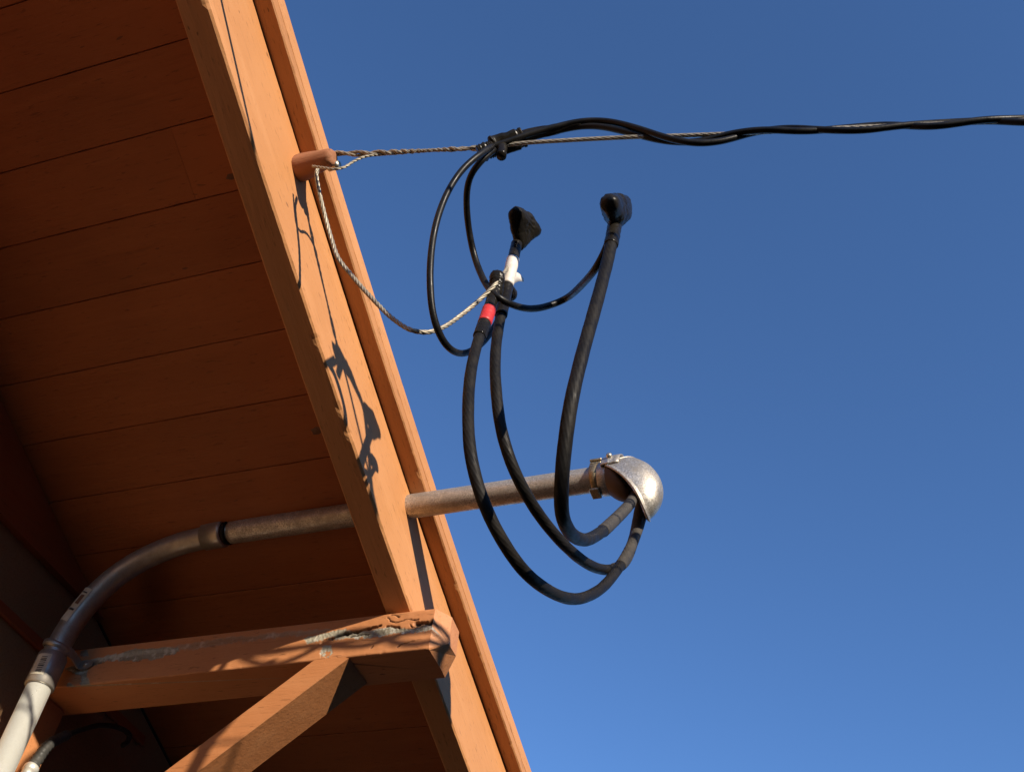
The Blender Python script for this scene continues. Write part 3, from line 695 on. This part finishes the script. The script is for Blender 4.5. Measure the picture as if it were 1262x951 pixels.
for nm, off in (('black_a', Vector((0, .006, .002))), ('black_b', Vector((0, -.004, -.003)))):
    pts = [Vector(p) for p in D[nm]]
    path = smooth_path(catmull(pts, .006), 8)
    path = path + [f+off for f in far[1:]]
    bm = bmesh.new(); tube(bm, path, .0048, 14)
    o = link('drop_cable', bm, M_TAP)
    tag(o, 'black drop cable that arches highest just after the tape and spirals round the bare messenger' if nm == 'black_a' else 'black drop cable arching lower after the tape, between its twin and the messenger', 'cable', 'black overhead cables')
def flat_tube(bm, p, fn, seg=28):
    """like tube, for an oblong section: fn(i, L, angle) gives (half height, half thickness)"""
    T, N, B = frames(p); W = Vector((0, .82, -.57)); L = 0.0; rings = []
    for i, c in enumerate(p):
        if i: L += (p[i]-p[i-1]).length
        w = (W-T[i]*W.dot(T[i])).normalized(); u = T[i].cross(w); ring = []
        for k in range(seg):
            a = 2*math.pi*k/seg; h, t = fn(i, L, a)
            ring.append(bm.verts.new(c+w*math.cos(a)*h+u*math.sin(a)*t))
        rings.append(ring)
    for r0, r1 in zip(rings[:-1], rings[1:]):
        for k in range(seg): bm.faces.new((r0[k], r0[(k+1) % seg], r1[(k+1) % seg], r1[k])).smooth = True
    bm.faces.new(list(reversed(rings[0]))); bm.faces.new(rings[-1])
bm = bmesh.new(); fat = smooth_path(catmull(D['fat'], .003), 4)
def fat_r(i, L, a):
    g_ = .0006*mnoise.noise(Vector((L*120, math.cos(a)*2, math.sin(a)*2)))
    return .0104-.0040*(i/len(fat))+g_, .0062-.0012*(i/len(fat))+g_
flat_tube(bm, fat, fat_r, 22)
tp = thing('tape_wrap', 'black tape lashing where the tap cables leave the messenger wire', 'tape', D['wrap'][3])
link('taped_bundle', bm, M_TAPE, tp, True)
wr = catmull(D['wrap'], .0010)
LT = sum((wr[i+1]-wr[i]).length for i in range(len(wr)-1))
def wrap_r(i, L, a):
    f_ = L/LT
    base = .0128 if f_ < .36 else (.0158 if f_ < .88 else .0140)
    if f_ < .36: base += .0008*math.sin(L*1500+a+3*math.sin(L*300))
    if .36 <= f_ < .40 or f_ > .95: base += .0014
    base += .0016*mnoise.noise(Vector((L*90, math.cos(a)*1.2, math.sin(a)*1.2)))
    return base, base*.42
bm = bmesh.new(); flat_tube(bm, wr, wrap_r); link('tape_coil', bm, M_TAPE, tp)
bm = bmesh.new(); cyl(bm, D['nub'][0], D['nub'][1], .0080, .0072, 14); link('tape_tail', bm, M_TAPE, tp, True)
# ------------------------------------------------------------------ cables between the drop and the weatherhead
def cable(name, key, r, mat, label, cat='cable', group=None, step=.006, sm=8, seg=20):
    p = smooth_path(catmull(D[key], step), sm)
    bm = bmesh.new()
    sd_ = sum(map(ord, key)) % 17
    tube(bm, p, lambda i, L, a: r*(1+(.12*i/len(p) if key == 'tap_right' else 0)+(.06*max(0, 1-2*i/len(p)) if key == 'cable_right' else 0)+.035*mnoise.noise(Vector((L*38, sd_*1.7, 0)))+.02*mnoise.noise(Vector((L*200, math.cos(a), math.sin(a))))), seg)
    o = link(name, bm, mat)
    if label: tag(o, label, cat, group)
    return o, p
G1 = 'service cables looping out of the weatherhead'
c_red, p_red = cable('service_cable', 'cable_red', .0072, M_CABLE, 'thick black cable with a red tape band, hanging in the lowest loop', 'cable', G1)
c_wht, p_wht = cable('service_cable', 'cable_white', .0074, M_CABLE, 'thick black cable with white tape near its top, hanging in the middle loop', 'cable', G1)
c_rgt, p_rgt = cable('service_cable', 'cable_right', .0077, M_CABLE, 'thick black cable standing apart on the right, with no coloured tape', 'cable', G1)
G2 = 'thin tap cables looping from the tape lashing'
cable('tap_cable', 'tap_left', .0046, M_TAP, 'thin black tap cable making the outer loop down behind the red taped cable', 'cable', G2, .006, 10)
cable('tap_cable', 'tap_right', .0047, M_TAP, 'thin black tap cable looping across in front and up to the right splice', 'cable', G2, .006, 10)
nt_ = smooth_path(catmull(D['neutral_tail'], .003), 1)
bm = bmesh.new(); strands(bm, nt_, .0017, .00165, 4, .040); tube(bm, nt_, .0012, 6)
tag(link('neutral_wire', bm, M_BARE), 'bare stranded wire sagging from the wire holder and rising to the white taped splice', 'wire')
def nearest(p, q):
    q = Vector(q); return min(range(len(p)), key=lambda i: (p[i]-q).length)
def band(p, i0, i1, r, mat, parent, name, rough=.0005, rib=0.0):
    i0, i1 = min(i0, i1), max(i0, i1)
    seg_p = catmull([p[i] for i in range(i0, i1+1)], .0018)
    n = len(seg_p)
    bm = bmesh.new(); tube(bm, seg_p, lambda i, L, a: (r if 0 < i < n-1 else r-.0012)+rough*mnoise.noise(Vector((L*170, math.cos(a)*1.5, math.sin(a)*1.5)))+rib*math.sin(L*900+a), 24)
    return link(name, bm, mat, parent)
def at(p, f): return int(max(0, min(1, f))*(len(p)-1))
def hull_boot(spheres, name, mat, parent, wr=.0016, fr=70, seed=0.0, flat=1.0):
    """taped splice: skin stretched over a few rounded lumps, with folds"""
    c = sum((Vector(s[0]) for s in spheres), Vector())/len(spheres)
    hb = bmesh.new()
    for s, r in spheres:
        t = bmesh.ops.create_icosphere(hb, subdivisions=2, radius=r, matrix=Matrix.Translation(Vector(s)))
    res = bmesh.ops.convex_hull(hb, input=hb.verts[:])
    planes = []
    hb.faces.ensure_lookup_table()
    for f in hb.faces:
        n = f.normal.copy(); d = n.dot(f.verts[0].co-c)
        if d < 0: n, d = -n, -d
        if f.calc_area() > 1e-10: planes.append((n.x, n.y, n.z, d))
    hb.free()
    PL = np.array(planes)
    sup = np.max([PL[:, :3]@np.array((Vector(q)-c)[:])+r for q, r in spheres], axis=0)
    PL = PL[(PL[:, 3] > 1e-5) & (sup <= PL[:, 3]+r*.06+.0004)]
    bm = bmesh.new(); bmesh.ops.create_icosphere(bm, subdivisions=5, radius=1.0)
    Q = np.array([v.co[:] for v in bm.verts]); dots = Q@PL[:, :3].T
    t = np.where(dots > 1e-6, PL[None, :, 3]/np.maximum(dots, 1e-6), 1e9)
    # hull of inscribed spheres has inner faces too; keep the outermost supporting planes
    rad = t.min(1)
    for i, v in enumerate(bm.verts):
        d = Vector(Q[i]); q = d*rad[i]
        w = mnoise.noise(q*fr+Vector((seed, 0, 0)))*wr + abs(mnoise.noise(Vector((q.x*fr*1.6, q.y*fr*1.6, q.z*fr*4))+Vector((seed, 3, 0))))*-wr*.9 + mnoise.noise(q*fr*4)*wr*.18
        hgt = (q-(Vector(spheres[min(2, len(spheres)-1)][0])-c)).length/.0055 + math.atan2(q.y, q.x)/6.283; w += .0006*(hgt-math.floor(hgt))
        q2 = d*(rad[i]+w); v.co = c + q2 - FWD*(q2.dot(FWD)*(1-flat))
    for f in bm.faces: f.smooth = True
    return link(name, bm, mat, parent)
PX = .00126
b = [Vector(q) for q in D['boot_white']]
hull_boot([(b[0], 10.0*PX), (b[1], 9.2*PX), (b[2], 6.8*PX), (b[3], 9.5*PX)], 'splice_boot', M_TAPE, c_wht, .0022, 46, 1.0, .62)
b = [Vector(q) for q in D['boot_right']]; PR = .00122
hull_boot([(b[0], 12.0*PR), (b[1], 11.5*PR), (b[2], 7.0*PR), (b[3], 11*PR), (b[4], 13*PR)], 'splice_boot', M_TAPE, c_rgt, .0028, 55, 4.0, .9)
b = [Vector(q) for q in D['boot_red']]
hull_boot([(b[0], 9.0*PX), (b[2], 8.2*PX)], 'splice_boot', M_TAPE, c_red, .0018, 62, 8.0, .7)
hull_boot([(b[1], 9.0*PX), (b[3], 8*PX)], 'splice_boot', M_TAPE, c_red, .0018, 62, 12.0, .6)
# tape bands
i_w0 = nearest(p_wht, D['cable_white'][1]); i_w1 = nearest(p_wht, D['cable_white'][2])
band(p_wht, 0, i_w0, .0086, M_TAPE, c_wht, 'tape_neck')
band(p_wht, i_w0-2, i_w1, .0094, M_WHITE, c_wht, 'white_tape', .0007)
band(p_wht, i_w1, nearest(p_wht, D['cable_white'][3]), .0092, M_TAPE, c_wht, 'tape_sleeve', .0006)
i_r = nearest(p_red, D['cable_red'][2]); st_ = 3
band(p_red, 0, i_r-3, .0088, M_TAPE, c_red, 'tape_neck', .0006)
band(p_red, i_r-4, i_r+2, .0096, M_RED, c_red, 'red_tape', .0005)
band(p_red, i_r+2, i_r+8, .0088, M_TAPE, c_red, 'tape_sleeve', .0006, .0006)
band(p_rgt, 0, nearest(p_rgt, D['cable_right'][1])-3, .0096, M_TAPE, c_rgt, 'tape_neck', .0009)
# the loose corner of the white tape
bm = bmesh.new(); f0, f1, f2 = [Vector(q) for q in D['flag']]
e_ = Vector((0, 0, 0))
grid = []
for i in range(7):
    t = i/6; a = f0.lerp(f1, t)+Vector((0, -.004, .002))*math.sin(t*3.1); b2 = f2.lerp(f1+Vector((0, .002, -.006)), t)+Vector((0, -.003, 0))*math.sin(t*3.1)
    grid.append([bm.verts.new(a), bm.verts.new(a.lerp(b2, .5)), bm.verts.new(b2)])
for i in range(6):
    for k in range(2): bm.faces.new((grid[i][k], grid[i][k+1], grid[i+1][k+1], grid[i+1][k]))
fl = link('tape_flag', bm, M_WHITE, c_wht, True)
md = fl.modifiers.new('thickness', 'SOLIDIFY'); md.thickness = .0006
# grey weathered ends where the cables enter the hood
for cobj, pth, fr0 in ((c_red, p_red, .80), (c_wht, p_wht, .80), (c_rgt, p_rgt, .72)):
    band(pth, at(pth, fr0), len(pth)-1,  .0086 if cobj is c_rgt else .0082, M_GREY, cobj, 'weathered_end', .0003)
# ------------------------------------------------------------------ small flexible conduit on the wall under the brace
flex = thing('flexible_conduit', 'small grey flexible conduit arching on the dark wall under the brace beam', 'conduit', D['flex'][0])
fp = smooth_path(catmull(D['flex'], .003), 6)
nf = len(fp); k1_ = int(nf*.34)
bm = bmesh.new(); tube(bm, fp[:k1_], lambda i, L, a: .0105-.002*i/k1_+.0010*math.sin(L*1300), 18); link('ribbed_sleeve', bm, M_FLEX, flex, True)
bm = bmesh.new(); tube(bm, fp[k1_-1:], .0050, 14); link('cord', bm, M_GREY, flex, True)
bm = bmesh.new(); d_ = (fp[0]-fp[3]).normalized(); lathe(bm, fp[0]-d_*.004, d_, [(0, .0115), (.003, .0135), (.012, .0135), (.013, .0115), (.03, .011), (.034, .0130), (.06, .0125)], 24); link('connector', bm, M_BRIGHT, flex, True)
bm = bmesh.new(); cyl(bm, fp[0]+d_*.05, Vector((-1.385, 1.36, 1.2)), .0105, seg=16); link('riser', bm, M_BRIGHT, flex, True)
# ------------------------------------------------------------------ second thin wire higher up the bargeboard
a0 = Vector(D['wire_face'][0]); wd = Vector((1, .1367, -.1079)).normalized()
w2 = thing('telephone_wire', 'thin black wire fixed high on the bargeboard, casting a thin shadow down its face', 'wire', tuple(a0))
wp = [a0+Vector((-.004, 0, 0))+wd*t+Vector((0, 0, .0066*t*t if t > 1 else .0066*t*t)) for t in np.concatenate([np.linspace(0, 1.4, 40), np.linspace(1.5, 26, 50)])]
bm = bmesh.new(); tube(bm, wp, .0029, 10); link('wire', bm, M_TAP, w2)
bm = bmesh.new(); lathe(bm, a0-Vector((.005, 0, 0)), (1, 0, 0), [(0, .006), (.012, .005), (.016, .004), (.017, 0)], 14); link('hook', bm, M_SCREW, w2, True)
# ------------------------------------------------------------------ unseen house added to shade ground and lower wall, darkening the soffit
nb = thing('added_shade_house', 'brown two storey house added out of frame behind the viewer to shade the lower wall', 'house', (9.5, -5.0, 0))
bm = bmesh.new(); box(bm, 7.0, 12.0, -17.0, 7.0, 0, 5.55); nb_wall = link('wall', bm, plain('brown clapboard', (0.16, 0.115, 0.08), .8), nb)
bm = bmesh.new()
rv = [bm.verts.new(v) for v in ((6.6, -17.4, 5.5), (12.4, -17.4, 5.5), (12.4, 7.4, 5.5), (6.6, 7.4, 5.5), (9.5, -14.0, 6.6), (9.5, 4.0, 6.6))]
for f in ((0, 1, 2, 3), (0, 1, 4), (1, 2, 5, 4), (2, 3, 5), (3, 0, 4, 5)): bm.faces.new([rv[k] for k in f])
link('roof', bm, M_SHING, nb)
M_PANE = plain('dark window glass', (0.02, 0.025, 0.03), .08); M_SASH = plain('white window sash', (0.75, 0.73, 0.68), .5)
for yy in (-14, -10, -6, -2, 2, 5):
    for zz in (0.9, 3.6):
        bm = bmesh.new(); box(bm, 6.94, 7.01, yy-.55, yy+.55, zz, zz+1.3); w_ = link('window', bm, M_SASH, nb)
        bm = bmesh.new(); box(bm, 6.925, 6.95, yy-.46, yy+.46, zz+.09, zz+.61); link('pane', bm, M_PANE, w_)
        bm = bmesh.new(); box(bm, 6.925, 6.95, yy-.46, yy+.46, zz+.69, zz+1.21); link('pane', bm, M_PANE, w_)
